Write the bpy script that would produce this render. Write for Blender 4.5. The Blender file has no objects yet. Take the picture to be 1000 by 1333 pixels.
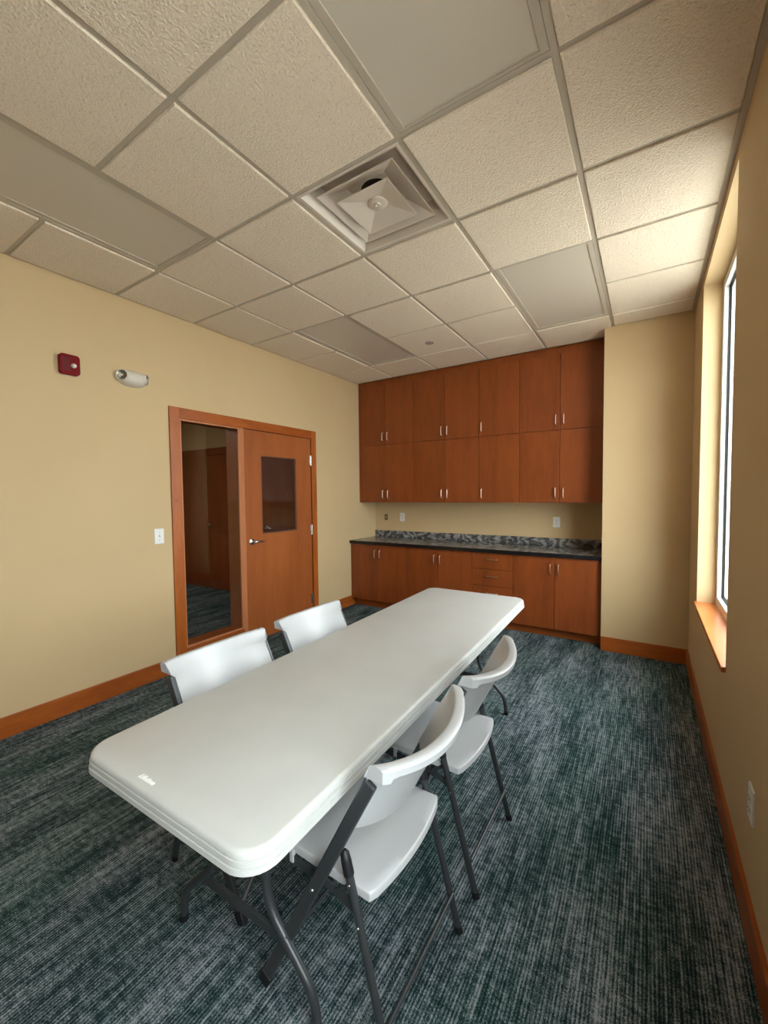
import bpy, bmesh, math, random
from mathutils import Vector, Matrix
random.seed(3)
S = bpy.context.scene
COL = S.collection
CZ = 1.47                      # camera height
CEIL = CZ + 1.475
XL, XR = -3.30, 0.305
YB, YF = 4.92, -3.0
# ------------------------------------------------------------------ helpers
def setp(o, label=None, cat=None, group=None, kind=None):
    if label: o['label'] = label
    if cat: o['category'] = cat
    if group: o['group'] = group
    if kind: o['kind'] = kind
    return o
def thing(name, label, cat, loc=(0, 0, 0), rz=0, group=None, kind=None):
    o = bpy.data.objects.new(name, None); COL.objects.link(o)
    o.empty_display_size = .1
    o.location = loc; o.rotation_euler = (0, 0, rz)
    return setp(o, label, cat, group, kind)
def obj(name, bm, mat, parent=None, smooth=False, bevel=0, seg=2, label=None):
    bmesh.ops.recalc_face_normals(bm, faces=bm.faces)
    me = bpy.data.meshes.new(name); bm.to_mesh(me); bm.free()
    for m in (mat if isinstance(mat, (list, tuple)) else [mat]): me.materials.append(m)
    if smooth:
        for p in me.polygons: p.use_smooth = True
        try: me.set_sharp_from_angle(angle=math.radians(38))
        except Exception: pass
    o = bpy.data.objects.new(name, me); COL.objects.link(o)
    if parent: o.parent = parent
    if bevel:
        md = o.modifiers.new('bevel', 'BEVEL'); md.width = bevel; md.segments = seg; md.limit_method = 'ANGLE'
        md.angle_limit = math.radians(40)
    if label: o['label'] = label
    return o
def struct(name, bm, mat, **k):
    o = obj(name, bm, mat, **k)
    if not k.get('parent'): o['kind'] = 'structure'
    return o
def box(bm, x0, x1, y0, y1, z0, z1, mi=0):
    v = [bm.verts.new((x, y, z)) for x in (x0, x1) for y in (y0, y1) for z in (z0, z1)]
    for q in ((0, 1, 3, 2), (4, 6, 7, 5), (0, 4, 5, 1), (2, 3, 7, 6), (0, 2, 6, 4), (1, 5, 7, 3)):
        f = bm.faces.new([v[i] for i in q]); f.material_index = mi
    return bm
def B(*a, **k):
    bm = bmesh.new(); return box(bm, *a, **k)
def boxes(*L):
    bm = bmesh.new()
    for l in L: box(bm, *l)
    return bm
def bar(bm, p0, p1, w, t, side=Vector((1, 0, 0))):
    """rectangular bar from p0 to p1: t thick along side, w wide across"""
    p0, p1 = Vector(p0), Vector(p1); d = (p1 - p0).normalized()
    s = (side - d * side.dot(d)).normalized(); n = d.cross(s)
    v = []
    for p in (p0, p1):
        for a, b in ((-1, -1), (1, -1), (1, 1), (-1, 1)): v.append(bm.verts.new(p + s * a * t / 2 + n * b * w / 2))
    for q in ((0, 1, 2, 3), (7, 6, 5, 4), (0, 4, 5, 1), (1, 5, 6, 2), (2, 6, 7, 3), (3, 7, 4, 0)): bm.faces.new([v[i] for i in q])
    return bm
def tube(bm, pts, r, n=12, ry=None, cap=True):
    """tube along points; r radius (or list); ry = flattening radius along first normal"""
    pts = [Vector(p) for p in pts]; N = len(pts)
    T = [(pts[min(i + 1, N - 1)] - pts[max(i - 1, 0)]).normalized() for i in range(N)]
    up = Vector((1, 0, 0)) if abs(T[0].x) < .9 else Vector((0, 0, 1))
    nrm = (up - T[0] * up.dot(T[0])).normalized(); rings = []
    for i in range(N):
        nrm = (nrm - T[i] * nrm.dot(T[i])).normalized(); b = T[i].cross(nrm)
        ra = r[i] if isinstance(r, (list, tuple)) else r; rb = ry or ra
        rings.append([bm.verts.new(pts[i] + nrm * math.cos(2 * math.pi * k / n) * rb + b * math.sin(2 * math.pi * k / n) * ra) for k in range(n)])
    for i in range(N - 1):
        for k in range(n): bm.faces.new((rings[i][k], rings[i][(k + 1) % n], rings[i + 1][(k + 1) % n], rings[i + 1][k]))
    if cap: bm.faces.new(rings[0][::-1]); bm.faces.new(rings[-1])
    return bm
def smoothpath(pts, rad, seg=6):
    """round the corners of a polyline"""
    pts = [Vector(p) for p in pts]; out = [pts[0]]
    for i in range(1, len(pts) - 1):
        a, b, c = pts[i - 1], pts[i], pts[i + 1]
        d0 = (a - b); d1 = (c - b); r = min(rad, d0.length * .49, d1.length * .49)
        s, e = b + d0.normalized() * r, b + d1.normalized() * r
        for k in range(seg + 1):
            t = k / seg; out.append(s * (1 - t) ** 2 + b * 2 * t * (1 - t) + e * t * t)
    out.append(pts[-1]); return out
def lathe(bm, prof, M=Matrix(), n=24, mi=0):
    """prof list of (r,z) revolved about local z, transformed by M"""
    rings = []
    for r, z in prof:
        if r < 1e-6: rings.append([bm.verts.new(M @ Vector((0, 0, z)))])
        else: rings.append([bm.verts.new(M @ Vector((r * math.cos(2 * math.pi * k / n), r * math.sin(2 * math.pi * k / n), z))) for k in range(n)])
    for a, b in zip(rings, rings[1:]):
        for k in range(n):
            k2 = (k + 1) % n
            if len(a) == 1 and len(b) == 1: continue
            if len(a) == 1: f = bm.faces.new((a[0], b[k], b[k2]))
            elif len(b) == 1: f = bm.faces.new((a[k], a[k2], b[0]))
            else: f = bm.faces.new((a[k], a[k2], b[k2], b[k]))
            f.material_index = mi
    return bm
def copy_tree(o, parent=None):
    c = o.copy(); COL.objects.link(c); c.parent = parent
    for ch in list(o.children): copy_tree(ch, c)
    return c
# ------------------------------------------------------------------ materials
def mat(name, base, rough=.5, metal=0, spec=.5):
    m = bpy.data.materials.new(name); m.use_nodes = True
    b = m.node_tree.nodes['Principled BSDF']
    b.inputs['Base Color'].default_value = (*base, 1); b.inputs['Roughness'].default_value = rough
    b.inputs['Metallic'].default_value = metal; b.inputs['Specular IOR Level'].default_value = spec
    return m
def nd(m, t, **k):
    n = m.node_tree.nodes.new(t)
    for a, v in k.items(): setattr(n, a, v)
    return n
def lk(m, a, b): m.node_tree.links.new(a, b)
def coords(m, scale, obj_space=False):
    tc = nd(m, 'ShaderNodeTexCoord'); mp = nd(m, 'ShaderNodeMapping')
    mp.inputs['Scale'].default_value = scale
    lk(m, tc.outputs['Object'], mp.inputs['Vector']); return mp.outputs['Vector']
def noise(m, vec, scale, detail=3, rough=.5, dist=0):
    n = nd(m, 'ShaderNodeTexNoise'); n.inputs['Scale'].default_value = scale; n.inputs['Detail'].default_value = detail
    n.inputs['Roughness'].default_value = rough; n.inputs['Distortion'].default_value = dist
    if vec is not None: lk(m, vec, n.inputs['Vector'])
    return n.outputs['Fac']
def ramp(m, fac, stops, interp='LINEAR'):
    r = nd(m, 'ShaderNodeValToRGB'); r.color_ramp.interpolation = interp
    e = r.color_ramp.elements
    while len(e) < len(stops): e.new(.5)
    for el, (p, c) in zip(e, stops): el.position = p; el.color = (*c, 1)
    lk(m, fac, r.inputs['Fac']); return r.outputs['Color']
def math_(m, op, a, b=None, clamp=False):
    n = nd(m, 'ShaderNodeMath', operation=op, use_clamp=clamp)
    for i, v in enumerate((a, b)):
        if v is None: continue
        if isinstance(v, (int, float)): n.inputs[i].default_value = v
        else: lk(m, v, n.inputs[i])
    return n.outputs[0]
def bsdf(m): return m.node_tree.nodes['Principled BSDF']
def bump(m, h, strength, dist=.002):
    n = nd(m, 'ShaderNodeBump'); n.inputs['Strength'].default_value = strength; n.inputs['Distance'].default_value = dist
    lk(m, h, n.inputs['Height']); lk(m, n.outputs['Normal'], bsdf(m).inputs['Normal'])
def wood(name, c1, c2, scale, rough=.38, knots=False):
    m = mat(name, c1, rough)
    v = coords(m, scale)
    n1 = noise(m, v, 3.0, 5, .6, .4); n2 = noise(m, v, 22.0, 2, .5)
    f = math_(m, 'ADD', math_(m, 'MULTIPLY', n1, .75), math_(m, 'MULTIPLY', n2, .25))
    c = ramp(m, f, [(.36, c2), (.62, c1)])
    if knots:
        t = coords(m, (1, 1, 1)); k = nd(m, 'ShaderNodeTexVoronoi'); k.inputs['Scale'].default_value = 4.2; lk(m, t, k.inputs['Vector'])
        kf = ramp(m, k.outputs['Distance'], [(.03, (.45, .42, .4)), (.09, (1, 1, 1))])
        mx = nd(m, 'ShaderNodeMix', data_type='RGBA', blend_type='MULTIPLY'); mx.inputs['Factor'].default_value = 1
        lk(m, c, mx.inputs[6]); lk(m, kf, mx.inputs[7]); c = mx.outputs[2]
    lk(m, c, bsdf(m).inputs['Base Color'])
    return m
W_CAB = wood('cherry_cabinet_wood', (.275, .064, .0115), (.195, .042, .007), (2.2, 2.2, .35))
W_DOOR = wood('cherry_door_wood', (.38, .108, .026), (.30, .078, .017), (1.6, 1.6, .22))
W_TRIMV = wood('maple_trim_vertical', (.44, .118, .018), (.33, .078, .010), (2.5, 2.5, .5), .32, True)
W_TRIMH = wood('maple_trim_horizontal', (.40, .102, .016), (.29, .066, .009), (.5, .5, 2.5), .32)
W_STOP = wood('pale_stop_wood', (.52, .20, .085), (.44, .16, .065), (1.5, 1.5, .5), .3)
W_SILL = wood('sill_wood', (.55, .17, .045), (.47, .135, .03), (1.5, .5, 1.5), .25)

m = WALL = mat('cream_painted_wall', (.60,.44,.25), .75, spec=.25)
v = coords(m, (1, 1, 1)); n = noise(m, v, 130, 3, .55); bump(m, n, .25, .0015)
c = ramp(m, noise(m, v, 1.6, 3), [(.3, (.585, .432, .245)), (.7, (.61, .452, .258))]); lk(m, c, bsdf(m).inputs['Base Color'])

m = TILE = mat('ceiling_tile', (.66, .59, .49), .9, spec=.1)
v = coords(m, (1, 1, 1))
vo = nd(m, 'ShaderNodeTexVoronoi', feature='SMOOTH_F1'); vo.inputs['Scale'].default_value = 125; lk(m, v, vo.inputs['Vector'])
n1 = noise(m, v, 130, 4, .6); h = math_(m, 'ADD', math_(m, 'MULTIPLY', vo.outputs['Distance'], .8), n1)
bump(m, h, .85, .005)
c = ramp(m, noise(m, v, 150, 2, .6), [(.26, (.58, .49, .38)), (.40, (.82, .71, .57)), (.8, (.86, .75, .615))]); lk(m, c, bsdf(m).inputs['Base Color'])
GRID = mat('grid_metal', (.50, .44, .355), .45, spec=.4)
LENS = mat('light_lens', (.60, .54, .45), .35, spec=.5)
m = LENS; bump(m, noise(m, coords(m, (1, 1, 1)), 260, 2), .12, .001)
DIFF = mat('diffuser_enamel', (.66, .58, .49), .42)
HOLE = mat('dark_duct', (.008, .008, .008), .8)

# carpet --------------------------------------------------------
m = CARPET = mat('striped_carpet', (.05, .08, .08), .95, spec=.08)
tc = nd(m, 'ShaderNodeTexCoord')
def stretched(sx, sy, off=0):
    mp = nd(m, 'ShaderNodeMapping'); mp.inputs['Scale'].default_value = (sx, sy, 1); mp.inputs['Location'].default_value = (off, off * .7, 0)
    lk(m, tc.outputs['Object'], mp.inputs['Vector']); return mp.outputs['Vector']
a1 = noise(m, stretched(85, 5), 1, 3, .65)              # fine long streaks
a2 = noise(m, stretched(7, 1.3, 4), 1, 3, .55)            # broad bands
a3 = noise(m, stretched(26, 48, 9), 1, 2, .6)             # short broken marks
a4 = noise(m, stretched(2.2, .9, 2), 1, 2, .5)            # green regions
a5 = noise(m, stretched(300, 190, 1), 1, 1, .5)           # tuft speckle
f = math_(m, 'ADD', math_(m, 'MULTIPLY', a1, .62), math_(m, 'MULTIPLY', a2, .38))
f = math_(m, 'ADD', f, math_(m, 'MULTIPLY', math_(m, 'SUBTRACT', a3, .5), .38))
f = math_(m, 'ADD', f, math_(m, 'MULTIPLY', math_(m, 'SUBTRACT', a5, .5), .55))
sx = nd(m, 'ShaderNodeSeparateXYZ'); lk(m, tc.outputs['Object'], sx.inputs[0])
rib = math_(m, 'SINE', math_(m, 'MULTIPLY', sx.outputs['X'], 2 * math.pi / .0105))
f = math_(m, 'ADD', f, math_(m, 'MULTIPLY', rib, .07))
cA = ramp(m, f, [(.35, (.010, .020, .024)), (.44, (.028, .050, .056)), (.54, (.105, .135, .150)), (.68, (.30, .33, .365))])
cB = ramp(m, f, [(.35, (.008, .022, .021)), (.45, (.019, .047, .046)), (.55, (.070, .112, .114)), (.69, (.25, .29, .305))])
mx = nd(m, 'ShaderNodeMix', data_type='RGBA'); lk(m, ramp(m, a4, [(.42, (0, 0, 0)), (.60, (1, 1, 1))]), mx.inputs['Factor'])
lk(m, cA, mx.inputs[6]); lk(m, cB, mx.inputs[7]); lk(m, mx.outputs[2], bsdf(m).inputs['Base Color'])
bump(m, f, .5, .004)

m = TABLE = mat('table_plastic', (.56, .57, .555), .38)
v = coords(m, (1, 1, 1)); bump(m, noise(m, v, 170, 3), .16, .0012)
c = ramp(m, noise(m, v, 5, 4, .6), [(.3, (.505, .515, .505)), (.7, (.54, .55, .54))]); lk(m, c, bsdf(m).inputs['Base Color'])
LETTER = mat('raised_lettering', (.85, .85, .83), .3)
PLASTIC = mat('white_chair_plastic', (.51, .525, .545), .36)
bump(PLASTIC, noise(PLASTIC, coords(PLASTIC, (1, 1, 1)), 240, 2), .08, .0008)
STEEL = mat('charcoal_powder_coated_steel', (.055, .06, .066), .36, .35)
RUBBER = mat('black_rubber', (.008, .008, .01), .5)
CHROME = mat('brushed_chrome', (.62, .60, .57), .25, 1)
COPPER = mat('satin_pull_metal', (.78, .62, .52), .28, 1)
WHITE = mat('white_switch_plastic', (.78, .78, .76), .4)
IVORY = mat('off_white_housing', (.66, .60, .52), .45)
RED = mat('alarm_red', (.17, .002, .004), .5, spec=.15)
CLEAR = mat('lamp_clear', (.75, .74, .72), .12)
LAMPG = mat('lamp_reflector', (.22, .22, .20), .2, .7)
BROWN = mat('brown_plate', (.16, .10, .04), .5)
DARK = mat('dark_gap', (.02, .008, .004), .7)
BLACKEDGE = mat('black_counter_edge', (.006, .006, .007), .25)
WFRAME = mat('white_window_frame', (.80, .81, .82), .4)
m = STONE = mat('grey_marbled_stone', (.1, .1, .1), .22)
v = coords(m, (1, 1, 1.6)); n0 = noise(m, v, 3.5, 5, .6, 2.2)
wv = nd(m, 'ShaderNodeTexWave', wave_type='BANDS'); wv.inputs['Scale'].default_value = 2.2; wv.inputs['Distortion'].default_value = 22
wv.inputs['Detail'].default_value = 8; wv.inputs['Detail Scale'].default_value = 1.3; wv.inputs['Detail Roughness'].default_value = .65; lk(m, v, wv.inputs['Vector'])
ff = math_(m, 'ADD', math_(m, 'MULTIPLY', wv.outputs['Fac'], .38), math_(m, 'MULTIPLY', n0, .75))
c = ramp(m, ff, [(.28, (.03, .03, .032)), (.50, (.10, .10, .103)), (.62, (.17, .17, .17)), (.82, (.36, .355, .35))]); lk(m, c, bsdf(m).inputs['Base Color'])
def glassmat(name, tint, refl):
    m = bpy.data.materials.new(name); m.use_nodes = True; nt = m.node_tree; nt.nodes.clear()
    o = nt.nodes.new('ShaderNodeOutputMaterial'); t = nt.nodes.new('ShaderNodeBsdfTransparent'); g = nt.nodes.new('ShaderNodeBsdfGlossy')
    t.inputs[0].default_value = (*tint, 1); g.inputs['Roughness'].default_value = .0
    f0 = nt.nodes.new('ShaderNodeFresnel'); f0.inputs[0].default_value = refl; ge = nt.nodes.new('ShaderNodeNewGeometry'); f = nt.nodes.new('ShaderNodeMix'); nt.links.new(ge.outputs['Backfacing'], f.inputs[0]); nt.links.new(f0.outputs[0], f.inputs[2]); f.inputs[3].default_value = 0; mx = nt.nodes.new('ShaderNodeMixShader')
    nt.links.new(f.outputs[0], mx.inputs[0]); nt.links.new(t.outputs[0], mx.inputs[1]); nt.links.new(g.outputs[0], mx.inputs[2]); nt.links.new(mx.outputs[0], o.inputs[0])
    return m
WGLASS = glassmat('window_glass', (.93, .96, .95), 1.3)
DGLASS = glassmat('door_glass', (.80, .80, .78), 1.55)

# ------------------------------------------------------------------ shell
G = .012
bm = bmesh.new(); box(bm, -7.7, XR + .25, YF - .2, YB + .2, -.12, 0)
struct('floor', bm, CARPET)
W1 = (2.35, 3.65, .68, 2.88); W2 = (-.55, .65, .68, 2.88)
DO = (1.905, 3.66, 0, 2.205)           # outside of the door casing
bm = boxes((XL - .2, XL, YF, DO[0] + .05, 0, CEIL + .19), (XL - .2, XL, DO[1] - .05, YB, 0, CEIL + .19), (XL - .2, XL, DO[0] + .05, DO[1] - .05, DO[3] - .05, CEIL + .19))
struct('wall_left', bm, WALL)
T = .30
bm = boxes((XR, XR + T, YF, W2[0], 0, CEIL + .19), (XR, XR + T, W2[1], W1[0], 0, CEIL + .19), (XR, XR + T, W1[1], YB + .15, 0, CEIL + .19),
           *[(XR, XR + T, w[0], w[1], 0, w[2] - .025) for w in (W1, W2)], *[(XR, XR + T, w[0], w[1], w[3], CEIL + .19) for w in (W1, W2)])
struct('wall_right', bm, WALL)
struct('wall_back', B(XL - .2, XR, YB, YB + .15, 0, CEIL + .19), WALL)
struct('wall_front', B(XL - .2, XR + T, YF - .15, YF, 0, CEIL + .19), WALL)
PX, PY = -.350, 4.26
struct('wall_pillar', B(PX, XR, PY, YB, 0, CEIL + .19), WALL)
# corridor beyond the door
CX, CY, CH = -7.5, 4.01, 2.75
struct('wall_corridor_far', B(CX - .15, CX, -1.2, CY + .15, 0, CH), WALL)
struct('wall_corridor_front', B(CX, XL - .2, -1.35, -1.2, 0, CH), WALL)
struct('wall_corridor_back', B(CX, XL - .2, CY, CY + .15, 0, CH), WALL)
struct('ceiling_corridor', B(CX - .15, XL - .2, -1.35, CY + .15, CH, CH + .1), TILE)

# ceiling: tegular tiles in a metal grid
U = .6096; GX, GY = -1.504, .3145
xs = [GX + U * i for i in range(-2, 3)]; ys = [GY + U * j for j in range(-5, 8)]
lights = {(1, 0), (1, 1), (-2, 0), (-2, 1), (-2, 4), (-2, 5), (1, 4), (1, 5), (-2, -4), (-2, -3), (1, -4), (1, -3)}
def cell(i, j): return GX + U * i, GX + U * (i + 1), GY + U * j, GY + U * (j + 1)
CYB = 4.505
bm = bmesh.new(); g = .0135; drop = .009
for i in range(-3, 3):
    for j in range(-6, 8):
        if (i, j) in lights or (i, j) == (0, 2): continue
        x0, x1, y0, y1 = cell(i, j)
        x0 = max(x0, XL + .008); x1 = min(x1, XR - .012); y0 = max(y0, YF); y1 = min(y1, CYB)
        if i == 2 and y1 > PY: y1 = PY - .012
        if x1 - x0 < .05 or y1 - y0 < .05: continue
        x0 += g; x1 -= g; y0 += g; y1 -= g; zb = CEIL - drop; zt = CEIL + .006; q = .0035
        a = [bm.verts.new(p) for p in ((x0 + q, y0 + q, zb), (x1 - q, y0 + q, zb), (x1 - q, y1 - q, zb), (x0 + q, y1 - q, zb))]
        b = [bm.verts.new(p) for p in ((x0, y0, zb + q), (x1, y0, zb + q), (x1, y1, zb + q), (x0, y1, zb + q))]
        c = [bm.verts.new(p) for p in ((x0, y0, zt), (x1, y0, zt), (x1, y1, zt), (x0, y1, zt))]
        bm.faces.new(a[::-1])
        for r, s in ((a, b), (b, c)):
            for k in range(4): bm.faces.new((r[k], r[(k + 1) % 4], s[(k + 1) % 4], s[k]))
        bm.faces.new(c)
ceil = struct('ceiling', bm, TILE)
struct('ceiling_deck', B(XL - .2, XR + T, YF - .15, YB + .15, CEIL + .19, CEIL + .26), HOLE)
bm = bmesh.new(); hw = .012
for x in xs:
    box(bm, x - hw, x + hw, YF, CYB if x < PX - .05 or True and x < PX else (PY if x > PX else CYB), CEIL, CEIL + .006)
    box(bm, x - .003, x + .003, YF, PY if x > PX else CYB, CEIL + .006, CEIL + .04)
for j in range(-5, 8):
    y = GY + U * j
    for i in range(-3, 3):
        if (i, j) in lights and (i, j - 1) in lights and j in (1, 5): continue      # a light panel spans two cells
        xa, xb = max(XL, GX + U * i), min(XR, GX + U * (i + 1))
        if i == 2 and y > PY: continue
        box(bm, xa, xb, y - hw, y + hw, CEIL + .0003, CEIL + .0058)
struct('trim_1', bm, GRID)       # the T-bar grid
bm = boxes((XL, XL + .014, YF, CYB, CEIL - .001, CEIL + .005), (XR - .024, XR, YF, PY, CEIL - .003, CEIL + .003), (XR - .004, XR, YF, PY, CEIL + .003, CEIL + .03),
           (XL, PX, CYB - .014, CYB + .012, CEIL - .001, CEIL + .004), (PX, XR, PY - .020, PY, CEIL - .001, CEIL + .004), (PX - .014, PX, PY, CYB, CEIL - .001, CEIL + .004))
struct('trim_2', bm, GRID)       # wall angle

# baseboards
bh, bt = .130, .014
struct('baseboard_left', boxes((XL, XL + bt, YF, DO[0], 0, bh), (XL, XL + bt, DO[1], 4.404, 0, .096), (XL, XL + bt, DO[1], 4.323, .096, bh)), W_TRIMH, bevel=.002)
struct('baseboard_right', B(XR - bt, XR, YF, PY - bt, 0, bh), W_TRIMH, bevel=.002)
struct('baseboard_pillar', B(PX, XR, PY - bt, PY, 0, bh), W_TRIMH, bevel=.002)
struct('baseboard_front', B(XL + bt, XR - bt, YF, YF + bt, 0, bh), W_TRIMH, bevel=.002)

# windows
def window(nm, w, first):
    y0, y1, z0, z1 = w
    t = thing(nm, 'tall white framed window deep in the right wall' if first else 'white framed window beside the camera position', None, (XR, (y0 + y1) / 2, z0), kind='structure')
    X = XR + .105; L = Vector(t.location)
    def P(name, L_, mt, **k):
        bm = boxes(*L_); bmesh.ops.translate(bm, verts=bm.verts, vec=-L); return obj(name, bm, mt, t, **k)
    fr = .055; d = .026
    P('window_frame', [(X, X + d, y0, y0 + fr, z0, z1), (X, X + d, y1 - fr, y1, z0, z1), (X, X + d, y0 + fr, y1 - fr, z0, z0 + fr), (X, X + d, y0 + fr, y1 - fr, z1 - fr, z1)], WFRAME, bevel=.003)
    gz = .008; X2 = X + d
    P('gasket', [(X2, X2 + .011, y0 + fr - .006, y0 + fr + gz, z0 + fr, z1 - fr), (X2, X2 + .011, y1 - fr - gz, y1 - fr + .006, z0 + fr, z1 - fr),
                 (X2, X2 + .011, y0 + fr, y1 - fr, z0 + fr - .006, z0 + fr + gz), (X2, X2 + .011, y0 + fr, y1 - fr, z1 - fr - gz, z1 - fr + .006)], RUBBER)
    X3 = X2 + .011; q = .02
    P('sash', [(X3, X3 + .06, y0, y0 + fr + q, z0, z1), (X3, X3 + .06, y1 - fr - q, y1, z0, z1), (X3, X3 + .06, y0 + fr + q, y1 - fr - q, z0, z0 + fr + q), (X3, X3 + .06, y0 + fr + q, y1 - fr - q, z1 - fr - q, z1)], WFRAME, bevel=.003)
    P('pane', [(X3 + .022, X3 + .028, y0 + fr, y1 - fr, z0 + fr, z1 - fr)], WGLASS)
    P('window_sill', [(XR - .018, X + .001, y0 - .012, y1 + .012, z0 - .025, z0)], W_SILL, bevel=.003)
window('window_1', W1, True); window('window_2', W2, False)

# door with sidelight
dt = thing('door_1', 'wooden door with glass panel and tall sidelight', None, (XL, 2.78, 0), kind='structure')
def DP(name, L_, mt, parent=None, **k):
    bm = boxes(*L_)
    bmesh.ops.translate(bm, verts=bm.verts, vec=-Vector(dt.location)); return obj(name, bm, mt, parent or dt, **k)
y0, y1, _, z1 = DO; cw = .088; xf = XL + .016; M0, M1 = 2.592, 2.640
DP('casing', [(XL - .02, xf, y0, y0 + cw, 0, z1), (XL - .02, xf, y1 - cw + .012, y1, 0, z1)], W_TRIMV, bevel=.002)
DP('head_casing', [(XL - .02, xf, y0 + cw, y1 - cw + .012, z1 - cw, z1)], W_TRIMH, bevel=.002)
DP('mullion', [(XL - .2, XL + .006, M0, M1, 0, z1 - cw)], W_STOP, bevel=.003)
so = y0 + cw; zs = .17
# jamb lining and stops round the sidelight
DP('jamb', [(XL - .2, XL, so - .03, so, 0, z1 - cw), (XL - .2, XL, so, M0, z1 - cw, z1 - cw + .03), (XL - .2, XL, so, M0, 0, zs),
            (XL - .2, XL, y1 - cw + .012, y1 - cw + .04, 0, z1 - cw + .03), (XL - .2, XL, M1, y1 - cw + .012, z1 - cw, z1 - cw + .03)], W_DOOR)
s = .016
DP('glazing_stop', [(XL - .014, XL + .004, so, so + s, zs, z1 - cw), (XL - .014, XL + .004, M0 - s, M0, zs, z1 - cw), (XL - .014, XL + .004, so + s, M0 - s, zs, zs + s), (XL - .014, XL + .004, so + s, M0 - s, z1 - cw - s, z1 - cw)], W_STOP, bevel=.002)
DP('sidelight_sill', [(XL, xf, so, M0, zs - .11, zs), ], W_TRIMH, bevel=.002)
DP('sidelight_kick', [(XL - .001, XL + .010, so, M1, 0, zs - .11)], W_TRIMH)
DP('sidelight_glass', [(XL - .026, XL - .020, so, M0, zs, z1 - cw)], DGLASS)
dy0, dy1, dz0, dz1 = M1 + .004, y1 - cw + .008, .008, z1 - cw - .004
vy0, vy1, vz0, vz1 = 2.850, 3.345, 1.074, 1.872
DX0, DX1 = XL - .048, XL - .004
leaf = DP('door_leaf', [(DX0, DX1, dy0, vy0, dz0, dz1), (DX0, DX1, vy1, dy1, dz0, dz1), (DX0, DX1, vy0, vy1, dz0, vz0), (DX0, DX1, vy0, vy1, vz1, dz1)], W_DOOR)
DP('vision_frame', [(DX0 + .012, DX1 - .004, vy0, vy0 + .014, vz0, vz1), (DX0 + .012, DX1 - .004, vy1 - .014, vy1, vz0, vz1), (DX0 + .012, DX1 - .004, vy0 + .014, vy1 - .014, vz0, vz0 + .012), (DX0 + .012, DX1 - .004, vy0 + .014, vy1 - .014, vz1 - .012, vz1)], mat('dark_vision_stop', (.13, .05, .025), .5))
DP('vision_glass', [(DX0 + .018, DX0 + .024, vy0 + .01, vy1 - .01, vz0 + .01, vz1 - .01)], DGLASS)
def lever(parent, org, sgn, M, name='lever_handle'):
    """rosette and curved lever; local: +x out of door, y along sgn"""
    bm = bmesh.new()
    lathe(bm, [(0, 0), (.031, 0), (.033, .004), (.031, .011), (.020, .015), (.012, .018), (.011, .045), (.0, .047)], M @ Matrix.Rotation(math.pi / 2, 4, 'Y'), 28)
    pts = [Vector(p) for p in ((.040, 0, 0), (.046, .014 * sgn, .001), (.050, .04 * sgn, .004), (.050, .07 * sgn, .003), (.047, .10 * sgn, -.002), (.044, .122 * sgn, -.004))]
    tube(bm, [M @ p for p in pts], [.010, .0115, .0115, .010, .009, .006], 12)
    return obj(name, bm, CHROME, parent, smooth=True)
lever(dt, None, 1, Matrix.Translation(Vector((DX1, 2.712, 1.008)) - Vector(dt.location)))
for zc in (1.863, 1.062, .256):
    bm = bmesh.new(); tube(bm, [Vector((XL + .004, y1 - cw + .006, zc + s_)) - Vector(dt.location) for s_ in (-.058, -.02, .02, .058)], .008, 12)
    box(bm, XL - .004 - dt.location.x, XL + .001 - dt.location.x, y1 - cw - .02 - dt.location.y, y1 - cw + .010 - dt.location.y, zc - .055, zc + .055)
    obj('hinge', bm, CHROME, dt, smooth=True)
# corridor wood paneling and doors
struct('trim_3', boxes((CX, -5.995, CY - .03, CY, 0, 2.21), (-5.995, XL - .2, CY - .03, CY, 2.10, 2.21), (-5.07, -4.66, CY - .03, CY, 0, 2.10), (-3.72, XL - .2, CY - .03, CY, 0, 2.10)), W_CAB)
for nm, xa, xb in (('door_2', -5.985, -5.08), ('door_3', -4.65, -3.73)):
    t = thing(nm, 'dark wood door in the corridor behind the sidelight glass' if nm == 'door_2' else 'dark wood door in the corridor seen through the door glass', None, (xa, CY - .02, 0), kind='structure')
    obj('door_leaf', B(0, xb - xa, -.02, .015, .01, 2.09), W_CAB, t)
    lever(t, None, -1, Matrix.Translation((.16, -.02, 1.01)) @ Matrix.Rotation(-math.pi / 2, 4, 'Z') @ Matrix.Scale(-1, 4, (0, 1, 0)))

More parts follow.
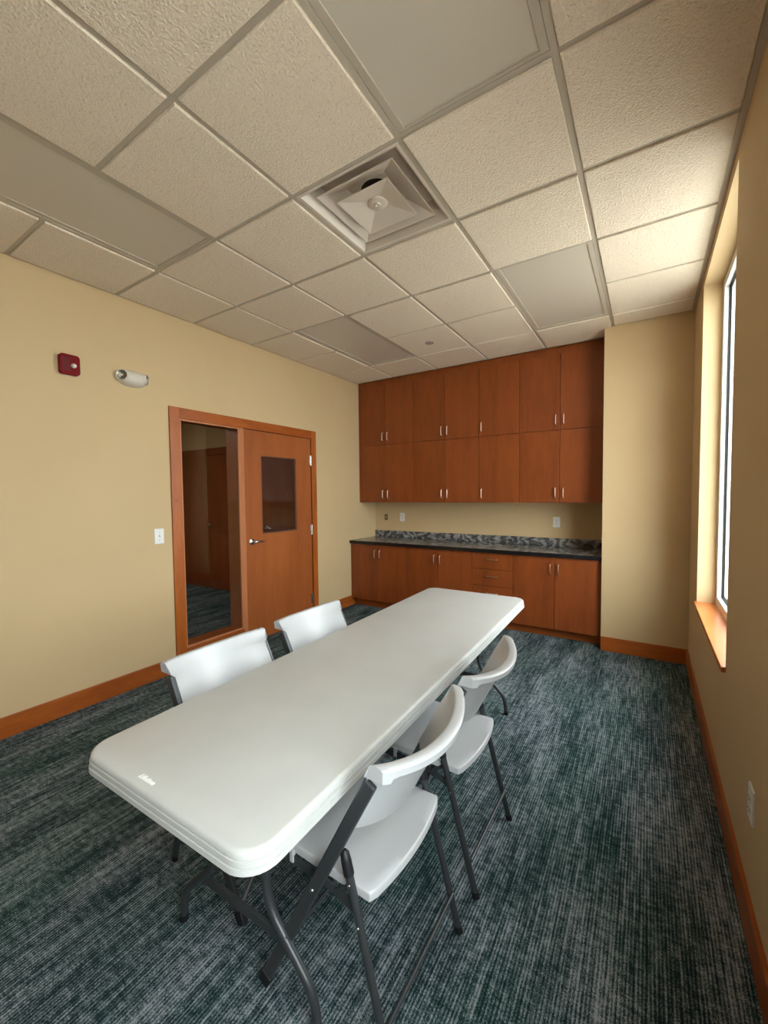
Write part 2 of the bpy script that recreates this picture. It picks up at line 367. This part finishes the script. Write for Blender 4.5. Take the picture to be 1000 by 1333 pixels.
# ------------------------------------------------------------------ cabinets
def pull(parent, x, y, z, horiz=False, L=.098):
    bm = bmesh.new(); h = L / 2
    if horiz: pts = [(-h, 0, 0), (-h, -.026, 0), (h, -.026, 0), (h, 0, 0)]
    else: pts = [(0, 0, -h), (0, -.026, -h), (0, -.026, h), (0, 0, h)]
    tube(bm, [Vector(p) + Vector((x, y, z)) for p in smoothpath(pts, .010, 4)], .0048, 10)
    return bm
def cabinet(name, label, x0, x1, z0, z1, yf, yb, doors, hz, group, toe=False, drawers=0, hside=None):
    yb -= .003
    t = thing(name, label, 'cabinet', ((x0 + x1) / 2, (yf + yb) / 2, 0 if toe else z0), group=group)
    O = Vector(t.location)
    def P(nm, bm, mt, par=None, **k):
        bmesh.ops.translate(bm, verts=bm.verts, vec=-O); return obj(nm, bm, mt, par or t, **k)
    P('body', boxes((x0 + .0005, x1 - .0005, yf + .020, yb, z0, z1)), W_CAB)
    gp = .0023
    if drawers:
        dh = (z1 - z0) / drawers
        for k in range(drawers):
            a, b = z1 - dh * (k + 1), z1 - dh * k
            d = P('drawer', B(x0 + gp, x1 - gp, yf, yf + .019, a + gp, b - gp), W_CAB, bevel=.001)
            P('handle', pull(None, (x0 + x1) / 2, yf, b - .074, True, .12), COPPER, d, smooth=True)
    else:
        n = doors; w = (x1 - x0) / n
        for k in range(n):
            a, b = x0 + w * k, x0 + w * (k + 1)
            d = P('door', B(a + gp, b - gp, yf, yf + .019, z0 + gp, z1 - gp), W_CAB, bevel=.001)
            hx = (b - .038 if k == 0 else a + .038) if n == 2 else a + .034
            P('handle', pull(None, hx, yf, hz), COPPER, d, smooth=True)
    if toe: P('toe_kick', B(x0, x1, yf + .085, yf + .10, 0, z0), W_TRIMH)
    return t
XC = [-3.285, -2.462, -1.620, -1.170, -.360]
posn = ['beside the left wall', 'second from the left wall', 'single wide door in the middle', 'beside the cream pillar']
posn2 = ['two doors beside the left wall', 'two doors, second unit from left wall', 'single door between the pairs', 'two doors beside the cream pillar']
for row, (za, zb, nm) in enumerate(((1.36, 2.105, 'lower row of wall cabinets over the counter'), (2.105, 2.872, 'top row of wall cabinets under the ceiling'))):
    for k in range(4):
        cabinet('wall_cabinet', 'cherry wood cabinet, %s, %s' % (posn2[k], nm.replace(' of wall cabinets', '')), XC[k], XC[k + 1], za, zb, 4.53, YB, 1 if k == 2 else 2, za + .106 + (0 if row else -.002), 'cherry wall cabinets')
struct('trim_4', boxes((XL, PX, 4.538, 4.56, 2.872, CEIL - .0), (XL, XC[0], 4.538, 4.56, 1.36, 2.872), (XC[4], PX, 4.56, 4.58, 1.36, 2.872)), W_CAB)
BC = [-3.285, -2.462, -1.622, -1.176, -.362]
bl = ['cherry wood base cabinet with two doors, beside the left wall', 'cherry wood base cabinet with two doors, left of the drawers', 'cherry wood base unit of four drawers under the dark counter', 'cherry wood base cabinet with two doors, right of the drawers']
for k in range(4):
    cabinet('drawer_cabinet' if k == 2 else 'base_cabinet', bl[k], BC[k], BC[k + 1], .098, .828, 4.32, YB, 2, .705, 'cherry base cabinets', True, 4 if k == 2 else 0)
struct('trim_5', boxes((XL, BC[0], 4.325, 4.345, .098, .828), (BC[4], PX, 4.33, 4.35, .0, .828)), W_CAB)
ct = thing('countertop', 'long dark grey marbled counter with black front edge on the base cabinets', 'countertop', (-1.83, 4.6, .828))
def CP(nm, L_, mt, **k):
    bm = boxes(*L_); bmesh.ops.translate(bm, verts=bm.verts, vec=-Vector(ct.location)); return obj(nm, bm, mt, ct, **k)
CP('slab', [(XL + .001, PX - .001, 4.302, YB, .829, .866)], STONE)
CP('front_edge', [(XL + .001, PX - .001, 4.290, 4.302, .826, .866)], BLACKEDGE, bevel=.003, label='black front edge')
CP('backsplash', [(XL + .001, PX - .001, YB - .019, YB, .866, .955)], STONE, bevel=.002)

# ------------------------------------------------------------------ wall devices
def place(o, loc, rot): o.location = loc; o.rotation_euler = rot; return o
# local frame for devices: face towards local +y... built facing -y, width x, height z
def rrect(bm, w, h, d, r, y0=0, seg=5, mi=0):
    pts = []
    for cx, cz, a0 in ((w / 2 - r, h / 2 - r, 0), (-w / 2 + r, h / 2 - r, 90), (-w / 2 + r, -h / 2 + r, 180), (w / 2 - r, -h / 2 + r, 270)):
        for k in range(seg + 1):
            a = math.radians(a0 + 90 * k / seg); pts.append((cx + r * math.cos(a), cz + r * math.sin(a)))
    A = [bm.verts.new((x, y0, z)) for x, z in pts]; e = min(.002, d * .4)
    Bv = [bm.verts.new((x, y0 - d + e, z)) for x, z in pts]; C = [bm.verts.new((x * (1 - e * 2 / w), y0 - d, z * (1 - e * 2 / h))) for x, z in pts]
    n = len(pts)
    for r0, r1 in ((A, Bv), (Bv, C)):
        for k in range(n): bm.faces.new((r0[k], r0[(k + 1) % n], r1[(k + 1) % n], r1[k]))
    bm.faces.new(C); bm.faces.new(A[::-1]); return bm
def outlet(label, loc, rz, w=.072, h=.116, grp='white duplex outlets'):
    t = thing('outlet', label, 'outlet', loc, rz, group=grp)
    obj('cover_plate', rrect(bmesh.new(), w, h, .006, .004), WHITE, t)
    for s in (-1, 1):
        bm = rrect(bmesh.new(), .032, .028, .003, .010, -.0055); bmesh.ops.translate(bm, verts=bm.verts, vec=(0, 0, s * .0195)); r = obj('receptacle', bm, WHITE, t)
        bm = boxes((-.008, -.0055, -.0092, -.008, s * .0195 - .002, s * .0195 + .007), (.0055, .008, -.0092, -.008, s * .0195 - .002, s * .0195 + .006), (-.0025, .0025, -.0092, -.008, s * .0195 - .010, s * .0195 - .006))
        obj('slot', bm, DARK, r)
    bm = lathe(bmesh.new(), [(0, 0), (.003, 0), (.003, .0015), (0, .002)], Matrix.Translation((0, -.0055, 0)) @ Matrix.Rotation(math.pi / 2, 4, 'X'), 12); obj('screw', bm, CHROME, t)
    return t
outlet('white outlet over the counter, left one near the brown cable plate', (-2.854, YB, 1.148), 0)
outlet('white outlet over the counter, right one near the cream pillar', (-.858, YB, 1.133), 0)
outlet('white outlet low on the shaded right wall', (XR, 1.752, .437), math.pi / 2 * -1 + math.pi * 0)
t = thing('cable_plate', 'small brown cable plate above the left end of the counter', 'wall plate', (-3.118, YB, 1.142))
obj('cover_plate', rrect(bmesh.new(), .050, .082, .006, .006), BROWN, t)
obj('jack', rrect(bmesh.new(), .018, .030, .006, .004, -.006), mat('tan_jack', (.45, .33, .18), .5), t)
RL = math.pi / 2            # faces +x on the left wall: local -y -> +x
t = thing('light_switch', 'white wall light switch left of the sidelight frame', 'switch', (XL, 1.795, 1.149), RL)
obj('cover_plate', rrect(bmesh.new(), .076, .122, .006, .004), WHITE, t)
obj('toggle', bar(bmesh.new(), (0, -.005, 0), (0, -.020, .008), .010, .009), WHITE, t, bevel=.001)
for s in (-1, 1):
    obj('screw', lathe(bmesh.new(), [(0, 0), (.0035, 0), (.0035, .0015), (0, .002)], Matrix.Translation((0, -.0055, s * .030)) @ Matrix.Rotation(math.pi / 2, 4, 'X'), 12), CHROME, t)
# fire alarm strobe
t = thing('fire_alarm_strobe', 'dark red square fire alarm with clear flasher high on the left wall', 'fire alarm', (XL, 1.221, 2.355), RL)
obj('back_plate', rrect(bmesh.new(), .124, .140, .006, .022), mat('pale_gasket', (.62, .45, .33), .6), t)
obj('housing', rrect(bmesh.new(), .116, .132, .036, .020, -.006), RED, t, bevel=.003)
bm = bmesh.new()
for k in range(6): box(bm, -.045 + k * .008, -.041 + k * .008, -.0435, -.042, -.045, .045)
obj('speaker_grille', bm, mat('alarm_grille', (.10, .003, .006), .5), t)
bm = lathe(bmesh.new(), [(0, .020), (.008, .018), (.014, .010), (.016, 0), (0, 0)], Matrix.Translation((.020, -.042, -.006)) @ Matrix.Rotation(math.pi / 2, 4, 'X'), 16)
obj('flasher_lens', bm, CLEAR, t, smooth=True, label='clear flasher lens')
# emergency light: crescent housing with a lamp in each slanted end
t = thing('emergency_light', 'off-white crescent emergency light with two lamps, right of the red alarm', 'emergency light', (XL, 1.625, 2.350), RL)
bm = bmesh.new(); N = 22; K = 16; rings = []
for i in range(N + 1):
    s = -1 + 2 * i / N; x = s * .118
    hh = .054 * (1 - abs(s) ** 2.6) ** .5 + .006
    dd = .075 * (1 - abs(s) ** 2.2) ** .5 + .004
    zc = .010 * s * s + .004
    ring = []
    for k in range(K):
        a = math.pi * k / (K - 1)
        ring.append(bm.verts.new((x, -dd * math.sin(a) ** .8, zc + hh * math.cos(a))))
    rings.append(ring)
for a, b in zip(rings, rings[1:]):
    for k in range(K - 1): bm.faces.new((a[k], a[k + 1], b[k + 1], b[k]))
    bm.faces.new((a[K - 1], a[0], b[0], b[K - 1]))
bm.faces.new(rings[0]); bm.faces.new(rings[-1][::-1])
obj('housing', bm, IVORY, t, smooth=True)
for s in (-1, 1):
    M = Matrix.Translation((s * .082, -.050, .010)) @ Matrix.Rotation(math.radians(s * 48), 4, 'Z') @ Matrix.Rotation(math.pi / 2, 4, 'X')
    bm = lathe(bmesh.new(), [(0, -.03), (.036, -.03), (.040, .010), (.038, .014), (.034, .012)], M, 24)
    h = obj('lamp_ring', bm, IVORY, t, smooth=True)
    obj('lamp', lathe(bmesh.new(), [(0, .004), (.012, .009), (.024, .006), (.0345, .011), (.0345, .0)], M, 24), LAMPG, h, smooth=True, label='grey ribbed lamp lens')
# sprinkler cover
obj_s = obj('sprinkler_cover', lathe(bmesh.new(), [(0, -.010), (.030, -.010), (.040, -.006), (.042, 0), (0, 0)], Matrix(), 28), mat('sprinkler_grey', (.40, .35, .29), .35, .4), smooth=True)
obj_s.location = (-1.815, 3.68, CEIL - drop); setp(obj_s, 'small round grey sprinkler cover in the ceiling near the wall cabinets', 'sprinkler')

# ceiling light panels
def panel(label, i, j, group='switched off ceiling light panels'):
    x0, x1, y0, y1 = GX + U * i, GX + U * (i + 1), GY + U * j, GY + U * (j + 2)
    x1_ = x1; t = thing('ceiling_light', label, 'ceiling light', ((x0 + x1) / 2, (y0 + y1) / 2, CEIL), group=group)
    O = Vector(t.location); y0 = max(y0, YF + .01)
    def P(nm, L_, mt, **k):
        bm = boxes(*L_); bmesh.ops.translate(bm, verts=bm.verts, vec=-O); return obj(nm, bm, mt, t, **k)
    e = .0135; f = .030; a, b, c, d = x0 + e, x1_ - e, y0 + e, y1 - e
    za, zb = CEIL + .001, CEIL + .010
    P('frame', [(a, a + f, c, d, za, zb), (b - f, b, c, d, za, zb), (a + f, b - f, c, c + .012, za, zb), (a + f, b - f, d - .012, d, za, zb)], GRID, bevel=.0015)
    P('diffuser', [(a + f - .001, b - f + .001, c + .011, d - .011, CEIL + .006, CEIL + .009)], LENS)
    P('housing', [(a, b, c, d, CEIL + .012, CEIL + .09)], GRID)
panel('flat light panel, switched off, nearest the camera above the right side of the table', 1, 0)
panel('flat light panel, switched off, nearest the camera along the left wall', -2, 0)
panel('flat light panel, switched off, far left near the cabinets and left wall', -2, 4)
panel('flat light panel, switched off, far right near the pillar and wall cabinets', 1, 4)
for i in (-2, 1):      # behind the camera
    pass
bm = bmesh.new()
for i in (-2, 1):
    for j in (-4, -3):
        x0, x1, y0, y1 = cell(i, j); box(bm, x0 + g, x1 - g, y0 + g, y1 - g, CEIL - drop, CEIL + .01)
o = struct('ceiling_rear', bm, TILE)

# square cone diffuser
t = thing('air_diffuser', 'square off-white air vent of nested cones in the ceiling grid', 'air vent', (GX + U / 2, GY + 2.5 * U, CEIL))
def cone(bm, levels, th=.0016):
    """levels (half, z) square rings, doubled for thickness"""
    rr = []
    for h, z in levels + [(h_ , z_ + th) for h_, z_ in levels[::-1]]:
        rr.append([bm.verts.new((sx_ * h, sy_ * h, z)) for sx_, sy_ in ((-1, -1), (1, -1), (1, 1), (-1, 1))])
    n = len(rr)
    for q in range(n):
        a, b = rr[q], rr[(q + 1) % n]
        for k in range(4): bm.faces.new((a[k], a[(k + 1) % 4], b[(k + 1) % 4], b[k]))
    return bm
obj('outer_frame', cone(bmesh.new(), [(.2915, -.001), (.276, -.001), (.272, .004), (.236, .050), (.215, .085)]), DIFF, t)
obj('middle_cone', cone(bmesh.new(), [(.2225, .010), (.2185, .010), (.165, .040), (.110, .070)]), DIFF, t)
bm = cone(bmesh.new(), [(.151, -.002), (.147, -.002), (.060, .022), (.040, .026)])
obj('centre_plate', bm, DIFF, t)
bm = lathe(bmesh.new(), [(0, .020), (.006, .020), (.010, .014), (.016, .014), (.019, .018), (.046, .019), (.052, .023), (.052, .027), (.0, .030)], Matrix(), 32)
obj('centre_boss', bm, DIFF, t, smooth=True)
obj('duct_opening', B(-.29, .29, -.29, .29, .10, .18), HOLE, t, label='dark duct above the vent')
bm = bmesh.new(); n = 24; sq = []; ci = []
for k in range(n):
    a_ = 2 * math.pi * k / n; c_, s_ = math.cos(a_), math.sin(a_); q_ = .29 / max(abs(c_), abs(s_))
    sq.append((bm.verts.new((c_ * q_, s_ * q_, .088)), bm.verts.new((c_ * q_, s_ * q_, .099)))); ci.append((bm.verts.new((c_ * .085, s_ * .085, .088)), bm.verts.new((c_ * .085, s_ * .085, .099))))
for k in range(n):
    k2 = (k + 1) % n
    bm.faces.new((sq[k][0], sq[k2][0], ci[k2][0], ci[k][0])); bm.faces.new((sq[k][1], sq[k2][1], ci[k2][1], ci[k][1]))
    bm.faces.new((sq[k][0], sq[k2][0], sq[k2][1], sq[k][1])); bm.faces.new((ci[k][0], ci[k2][0], ci[k2][1], ci[k][1]))
obj('plenum_pan', bm, DIFF, t)

# ------------------------------------------------------------------ table
TL, TW, TH = 2.42, .735, .730
tb = thing('folding_table', 'long white plastic folding table on grey bent steel legs', 'table', (-1.052, 1.722, 0), math.radians(1.2))
def outline(off, r=.075, seg=10):
    hx, hy = TW / 2 + off, TL / 2 + off; rr = r + off; p = []
    for cx, cy, a0 in ((hx - rr, hy - rr, 0), (-hx + rr, hy - rr, 90), (-hx + rr, -hy + rr, 180), (hx - rr, -hy + rr, 270)):
        for k in range(seg + 1):
            a = math.radians(a0 + 90 * k / seg); p.append((cx + rr * math.cos(a), cy + rr * math.sin(a)))
    return p
prof = [(-.014, TH), (-.008, TH - .0012), (-.0035, TH - .005), (-.0015, TH - .010), (-.0005, TH - .0175), (-.0030, TH - .0185), (-.0030, TH - .0205), (.0012, TH - .0215),
        (.0018, TH - .0330), (-.0008, TH - .0340), (-.0008, TH - .0360), (.0032, TH - .0370), (.0040, TH - .050), (.0015, TH - .052), (-.006, TH - .052), (-.008, TH - .020)]
bm = bmesh.new(); R = [[bm.verts.new((x, y, z)) for x, y in outline(o_)] for o_, z in prof]; n = len(R[0])
for a, b in zip(R, R[1:]):
    for k in range(n): bm.faces.new((a[k], a[(k + 1) % n], b[(k + 1) % n], b[k]))
bm.faces.new(R[0]); bm.faces.new(R[-1][::-1])
top = obj('tabletop', bm, TABLE, tb, smooth=True)
cu = bpy.data.curves.new('embossed_lettering', 'FONT'); cu.body = 'Lifetime'; cu.size = .020; cu.extrude = .0008; cu.shear = .3; cu.offset = .0004
cu.align_x = 'CENTER'; cu.align_y = 'CENTER'
tmp = bpy.data.objects.new('tmp', cu); COL.objects.link(tmp)
dg = bpy.context.evaluated_depsgraph_get(); me = bpy.data.meshes.new_from_object(tmp.evaluated_get(dg)); bpy.data.objects.remove(tmp)
me.materials.clear(); me.materials.append(LETTER)
lt = bpy.data.objects.new('embossed_lettering', me); COL.objects.link(lt); lt.parent = top; lt.location = (-.065, -TL / 2 + .030, TH + .0006)
lt['label'] = 'small raised white lettering'
def leg_path(s, x_in=.113, x_out=.303, yy=0):
    return smoothpath([(s * x_in, yy, TH - .045), (s * x_in, yy, .285), (s * (x_out - .012), yy, .115), (s * x_out, yy, .012)], .07, 7)
for e in (-1, 1):
    yy = e * (TL / 2 - .262)
    for s in (-1, 1):
        lg = obj('leg', tube(bmesh.new(), leg_path(s, yy=yy), .0130, 16), STEEL, tb, smooth=True)
        obj('foot_cap', lathe(bmesh.new(), [(0, 0), (.014, 0), (.0155, .004), (.0155, .024), (.013, .026)], Matrix.Translation((s * .303, yy, 0)), 16), RUBBER, lg, smooth=True)
    obj('cross_brace', bar(bmesh.new(), (-.195, yy, .212), (.195, yy, .212), .030, .012, Vector((0, 1, 0))), STEEL, tb, bevel=.002)
    obj('top_rail', tube(bmesh.new(), [(-.30, yy, TH - .042), (.30, yy, TH - .042)], .012, 12), STEEL, tb, smooth=True)
    obj('folding_brace', tube(bmesh.new(), [(0, yy, .212), (0, yy - e * .22, .48), (0, yy - e * .42, TH - .035)], .008, 10), STEEL, tb, smooth=True)
for s in (-1, 1):
    obj('side_rail', B(s * .325 - .010, s * .325 + .010, -TL / 2 + .12, TL / 2 - .12, TH - .046, TH - .020), STEEL, tb)

# ------------------------------------------------------------------ folding chair (faces local +y)
def make_chair(label):
    t = thing('folding_chair', label, 'chair', group='white folding chairs at the table')
    hx = .232
    P0, P1 = Vector((0, .212, .012)), Vector((0, -.186, .772)); dP = (P1 - P0)
    def pz(z, extra=0):
        k = (z - P0.z) / dP.z; return P0.y + dP.y * k
    for s in (-1, 1):
        bm = bmesh.new(); sx = Vector((s * hx, 0, 0))
        bar(bm, P0 + sx, P1 + sx, .036, .017)
        lg = obj('front_leg', bm, STEEL, t, bevel=.005, seg=3)
        bm = bmesh.new(); q = dP.normalized(); bar(bm, P0 + sx - q * .010, P0 + sx + q * .035, .040, .021); 
        obj('foot_cap', bm, RUBBER, lg, bevel=.004)
        obj('bolt', lathe(bmesh.new(), [(0, .004), (.005, .003), (.006, 0), (0, 0)], Matrix.Translation((s * (hx + .0085), pz(.405), .405)) @ Matrix.Rotation(s * math.pi / 2, 4, 'Y'), 12), CHROME, lg, smooth=True)
        # rear leg
        R0, R1 = Vector((s * .212, -.226, .012)), Vector((s * .212, -.088, .525))
        lg = obj('rear_leg', tube(bmesh.new(), [R0, R0.lerp(R1, .5), R1], .0125, 14, ry=.0095), STEEL, t, smooth=True)
        qq = (R1 - R0).normalized()
        obj('foot_cap', tube(bmesh.new(), [R0 - qq * .012, R0 + qq * .008], .0145, 14, ry=.0115), RUBBER, lg, smooth=True)
        obj('top_cap', tube(bmesh.new(), [R1 - qq * .045, R1 - qq * .01, R1 + qq * .008, R1 + qq * .016], [.0140, .0140, .012, .006], 14), RUBBER, lg, smooth=True)
        for zz in (.36, .46):
            k = (zz - R0.z) / (R1.z - R0.z)
            obj('bolt', lathe(bmesh.new(), [(0, .004), (.004, .003), (.005, 0), (0, 0)], Matrix.Translation((s * .2215, R0.lerp(R1, k).y, zz)) @ Matrix.Rotation(s * math.pi / 2, 4, 'Y'), 12), CHROME, lg, smooth=True)
        bm = bmesh.new(); bar(bm, (s * .201, .205, .418), (s * .201, -.040, .402), .026, .007); bar(bm, (s * .201, -.040, .402), (s * .201, -.135, .372), .026, .007)
        obj('seat_rail', bm, STEEL, t, bevel=.002)
        bm = bmesh.new(); bar(bm, (s * .205, -.050, .405), (s * .205, -.112, .452), .013, .005); obj('link', bm, STEEL, t, bevel=.001)
        bm = boxes((s * .203 - .006, s * .203 + .006, .108, .122, .405, .440)); obj('seat_clip', bm, PLASTIC, t, bevel=.002)
    k = (.125 - .012) / (.525 - .012); yb = -.226 + .138 * k
    obj('cross_brace', tube(bmesh.new(), [(-.208, yb - .012, .125), (.208, yb - .012, .125)], .0065, 12), STEEL, t, smooth=True)
    obj('front_brace', tube(bmesh.new(), [(-.23, pz(.16), .16), (.23, pz(.16), .16)], .0065, 12), STEEL, t, smooth=True)
    # seat: shaped slab with rolled edge, rear edge bowed
    bm = bmesh.new(); NU, NV = 24, 16
    def seat_pt(u, v, off, z):
        y = -.158 + v * .375
        w = .198 - .003 * v
        bow = .024 * (1 - u * u) if v < .5 else .018 * (1 - u * u)
        yy = y + (-bow * (1 - v) ** 2 + bow * v ** 2)
        # corner rounding
        cr = max(0, abs(u) - .93) / .07
        if v < .12: yy += .006 * cr ** 2 * (1 - v / .12)
        if v > .88: yy -= .025 * cr ** 2 * ((v - .88) / .12)
        dish = -.010 * (1 - u * u) * math.sin(math.pi * min(1, v * 1.05)) ** .8
        return Vector((u * (w + off), yy + off * (2 * v - 1), z + dish + .012 * (v - .5) * .6))
    tops = [[bm.verts.new(seat_pt(-1 + 2 * i / NU, j / NV, 0, .455)) for j in range(NV + 1)] for i in range(NU + 1)]
    for i in range(NU):
        for j in range(NV): bm.faces.new((tops[i][j], tops[i + 1][j], tops[i + 1][j + 1], tops[i][j + 1]))
    ring = [(i, 0) for i in range(NU)] + [(NU, j) for j in range(NV)] + [(i, NV) for i in range(NU, 0, -1)] + [(0, j) for j in range(NV, 0, -1)]
    prev = [tops[i][j] for i, j in ring]
    for off, dz in ((.003, -.002), (.0045, -.006), (.0045, -.024), (.002, -.026), (-.004, -.026)):
        cur = []
        for (i, j) in ring:
            u = -1 + 2 * i / NU; v = j / NV
            p = seat_pt(u, v, 0, .455); nx = (u if abs(u) == 1 else 0); ny = (-1 if j == 0 else (1 if j == NV else 0))
            p = p + Vector((nx * off, ny * off, dz)); 
            cur.append(bm.verts.new(p))
        n = len(ring)
        for k in range(n): bm.faces.new((prev[k], prev[(k + 1) % n], cur[(k + 1) % n], cur[k]))
        prev = cur
    bm.faces.new(prev)
    obj('seat', bm, PLASTIC, t, smooth=True)
    # backrest: curved shell with a rolled top rim, swept across
    bm = bmesh.new(); NU = 36; sections = []
    dirp = dP.normalized()
    us = sorted(set([-1 + 2 * i / NU for i in range(NU + 1)] + [-.925, .925, -.97, .97]))
    for u in us:
        au = abs(u)
        bulge = .080 * (1 - au ** 2.1)                   # rearwards (-y)
        ztop = .827 - .022 * (1 - u * u)
        zbot = .605 - .040 * (1 - au ** 2.2)
        def yc(z, d): return pz(z) - bulge - d + .004
        def xx(z): return u * (.2215 + .0225 * max(0, min(1, (z - (ztop - .056)) / .018)))
        rim = .036 + .004 * (au > .9); f0 = -.012 - .006 * max(0, (au - .85) / .15); zt = ztop
        k_ = max(0, min(1, (au - .86) / .08)); rd = .030 + .013 * k_ * k_ * (3 - 2 * k_)                  # the rim drops lower at the ends to cap the posts
        zs_ = zt - .056
        P = [(yc(z, f0), z) for z in (zbot, zbot + (zs_ - zbot) * .35, zbot + (zs_ - zbot) * .7, zs_, zt - .047, zt - .038, zt - .022, zt - .010)]
        for a in (30, 60, 90): P.append((yc(zt - .010, f0) - .010 * (1 - math.cos(math.radians(a))), zt - .010 + .010 * math.sin(math.radians(a))))
        yt = yc(zt - .010, f0)
        P += [(yt - .024, zt - .001), (yt - rim + .003, zt - .004), (yt - rim - .001, zt - .009), (yt - rim + .002, zt - rd + .003), (yt - rim + .006, zt - rd)]
        P.append((yc(zt - rd, f0) - .012, zt - rd + .001))
        for z in (zs_ - .004, zbot + (zt - zbot) * .35, zbot): P.append((yc(z, f0) - .009, z))
        sections.append([bm.verts.new((xx(z), y, z)) for y, z in P])
    n = len(sections[0])
    for a, b in zip(sections, sections[1:]):
        for k in range(n): bm.faces.new((a[k], a[(k + 1) % n], b[(k + 1) % n], b[k]))
    bm.faces.new(sections[0]); bm.faces.new(sections[-1][::-1])
    # ears: plastic sockets over the tops of the posts
    back = obj('backrest', bm, PLASTIC, t, smooth=True)
    return t
ch = make_chair('white folding chair, nearest of the two on the window side of the table')
spots = [(-.740, 1.024, math.pi / 2, None), (-.733, 1.592, math.pi / 2, 'white folding chair, farther of the two on the window side of the table'),
         (-1.362, 1.096, -math.pi / 2, 'white folding chair, nearest of the two on the door side of the table'),
         (-1.378, 1.690, -math.pi / 2, 'white folding chair, farther of the two on the door side of the table')]
for k, (x, y, r, lab) in enumerate(spots):
    c = ch if k == 0 else copy_tree(ch)
    c.location = (x, y, 0); c.rotation_euler = (0, 0, r)
    if lab: c['label'] = lab

# ------------------------------------------------------------------ outside, light
struct('ground', B(XR + T + .01, 30, -25, 30, -.3, -.15), mat('pale_concrete', (.42, .41, .39), .9))
w = bpy.data.worlds.new('World'); S.world = w; w.use_nodes = True
bg = w.node_tree.nodes['Background']; bg.inputs[0].default_value = (.95, .98, 1, 1); bg.inputs[1].default_value = 5.0
sun = bpy.data.lights.new('sun', 'SUN'); sun.energy = 9.5; sun.angle = math.radians(3); sun.color = (1, .96, .90)
so_ = bpy.data.objects.new('sun', sun); COL.objects.link(so_); so_.rotation_euler = (math.radians(10), math.radians(-42), 0)
for w_ in (W1, W2):
    l = bpy.data.lights.new('window_portal', 'AREA'); l.shape = 'RECTANGLE'; l.size = w_[3] - w_[2]; l.size_y = w_[1] - w_[0]; l.cycles.is_portal = True
    o = bpy.data.objects.new('window_portal', l); COL.objects.link(o); o.location = (XR + .30, (w_[0] + w_[1]) / 2, (w_[2] + w_[3]) / 2); o.rotation_euler = (0, math.pi / 2, 0)
l = bpy.data.lights.new('corridor_fill', 'AREA'); l.shape = 'RECTANGLE'; l.size = 1.2; l.size_y = .6; l.energy = 13; l.color = (1, .93, .82)  # unseen fill light, added to lift the dark corridor behind the glass
o = bpy.data.objects.new('corridor_fill', l); COL.objects.link(o); o.location = (-5.4, 1.6, CH - .02)

# ------------------------------------------------------------------ camera
yaw, pitch, roll, fpx = -.57033, -.04398, -.010373, 535.70
cy_, sy_ = math.cos(yaw), math.sin(yaw); cp, sp = math.cos(pitch), math.sin(pitch)
F = Vector((sy_ * cp, cy_ * cp, sp)); Rr = Vector((cy_, -sy_, 0)); Uu = Rr.cross(F)
cr, sr = math.cos(roll), math.sin(roll); R2 = Rr * cr + Uu * sr; U2 = Rr * -sr + Uu * cr
cam = bpy.data.cameras.new('camera'); cam.sensor_fit = 'VERTICAL'; cam.sensor_height = 24; cam.lens = fpx / 1333 * 24; cam.clip_start = .02
co = bpy.data.objects.new('camera', cam); COL.objects.link(co)
co.matrix_world = Matrix(((R2.x, U2.x, -F.x, 0), (R2.y, U2.y, -F.y, 0), (R2.z, U2.z, -F.z, CZ), (0, 0, 0, 1)))
S.camera = co
S.view_settings.view_transform = 'Standard'; S.view_settings.look = 'None'; S.view_settings.gamma = 1; S.view_settings.use_curve_mapping = False
S.view_settings.exposure = 1.52
S.cycles.max_bounces = 14; S.cycles.diffuse_bounces = 8; S.cycles.transparent_max_bounces = 12
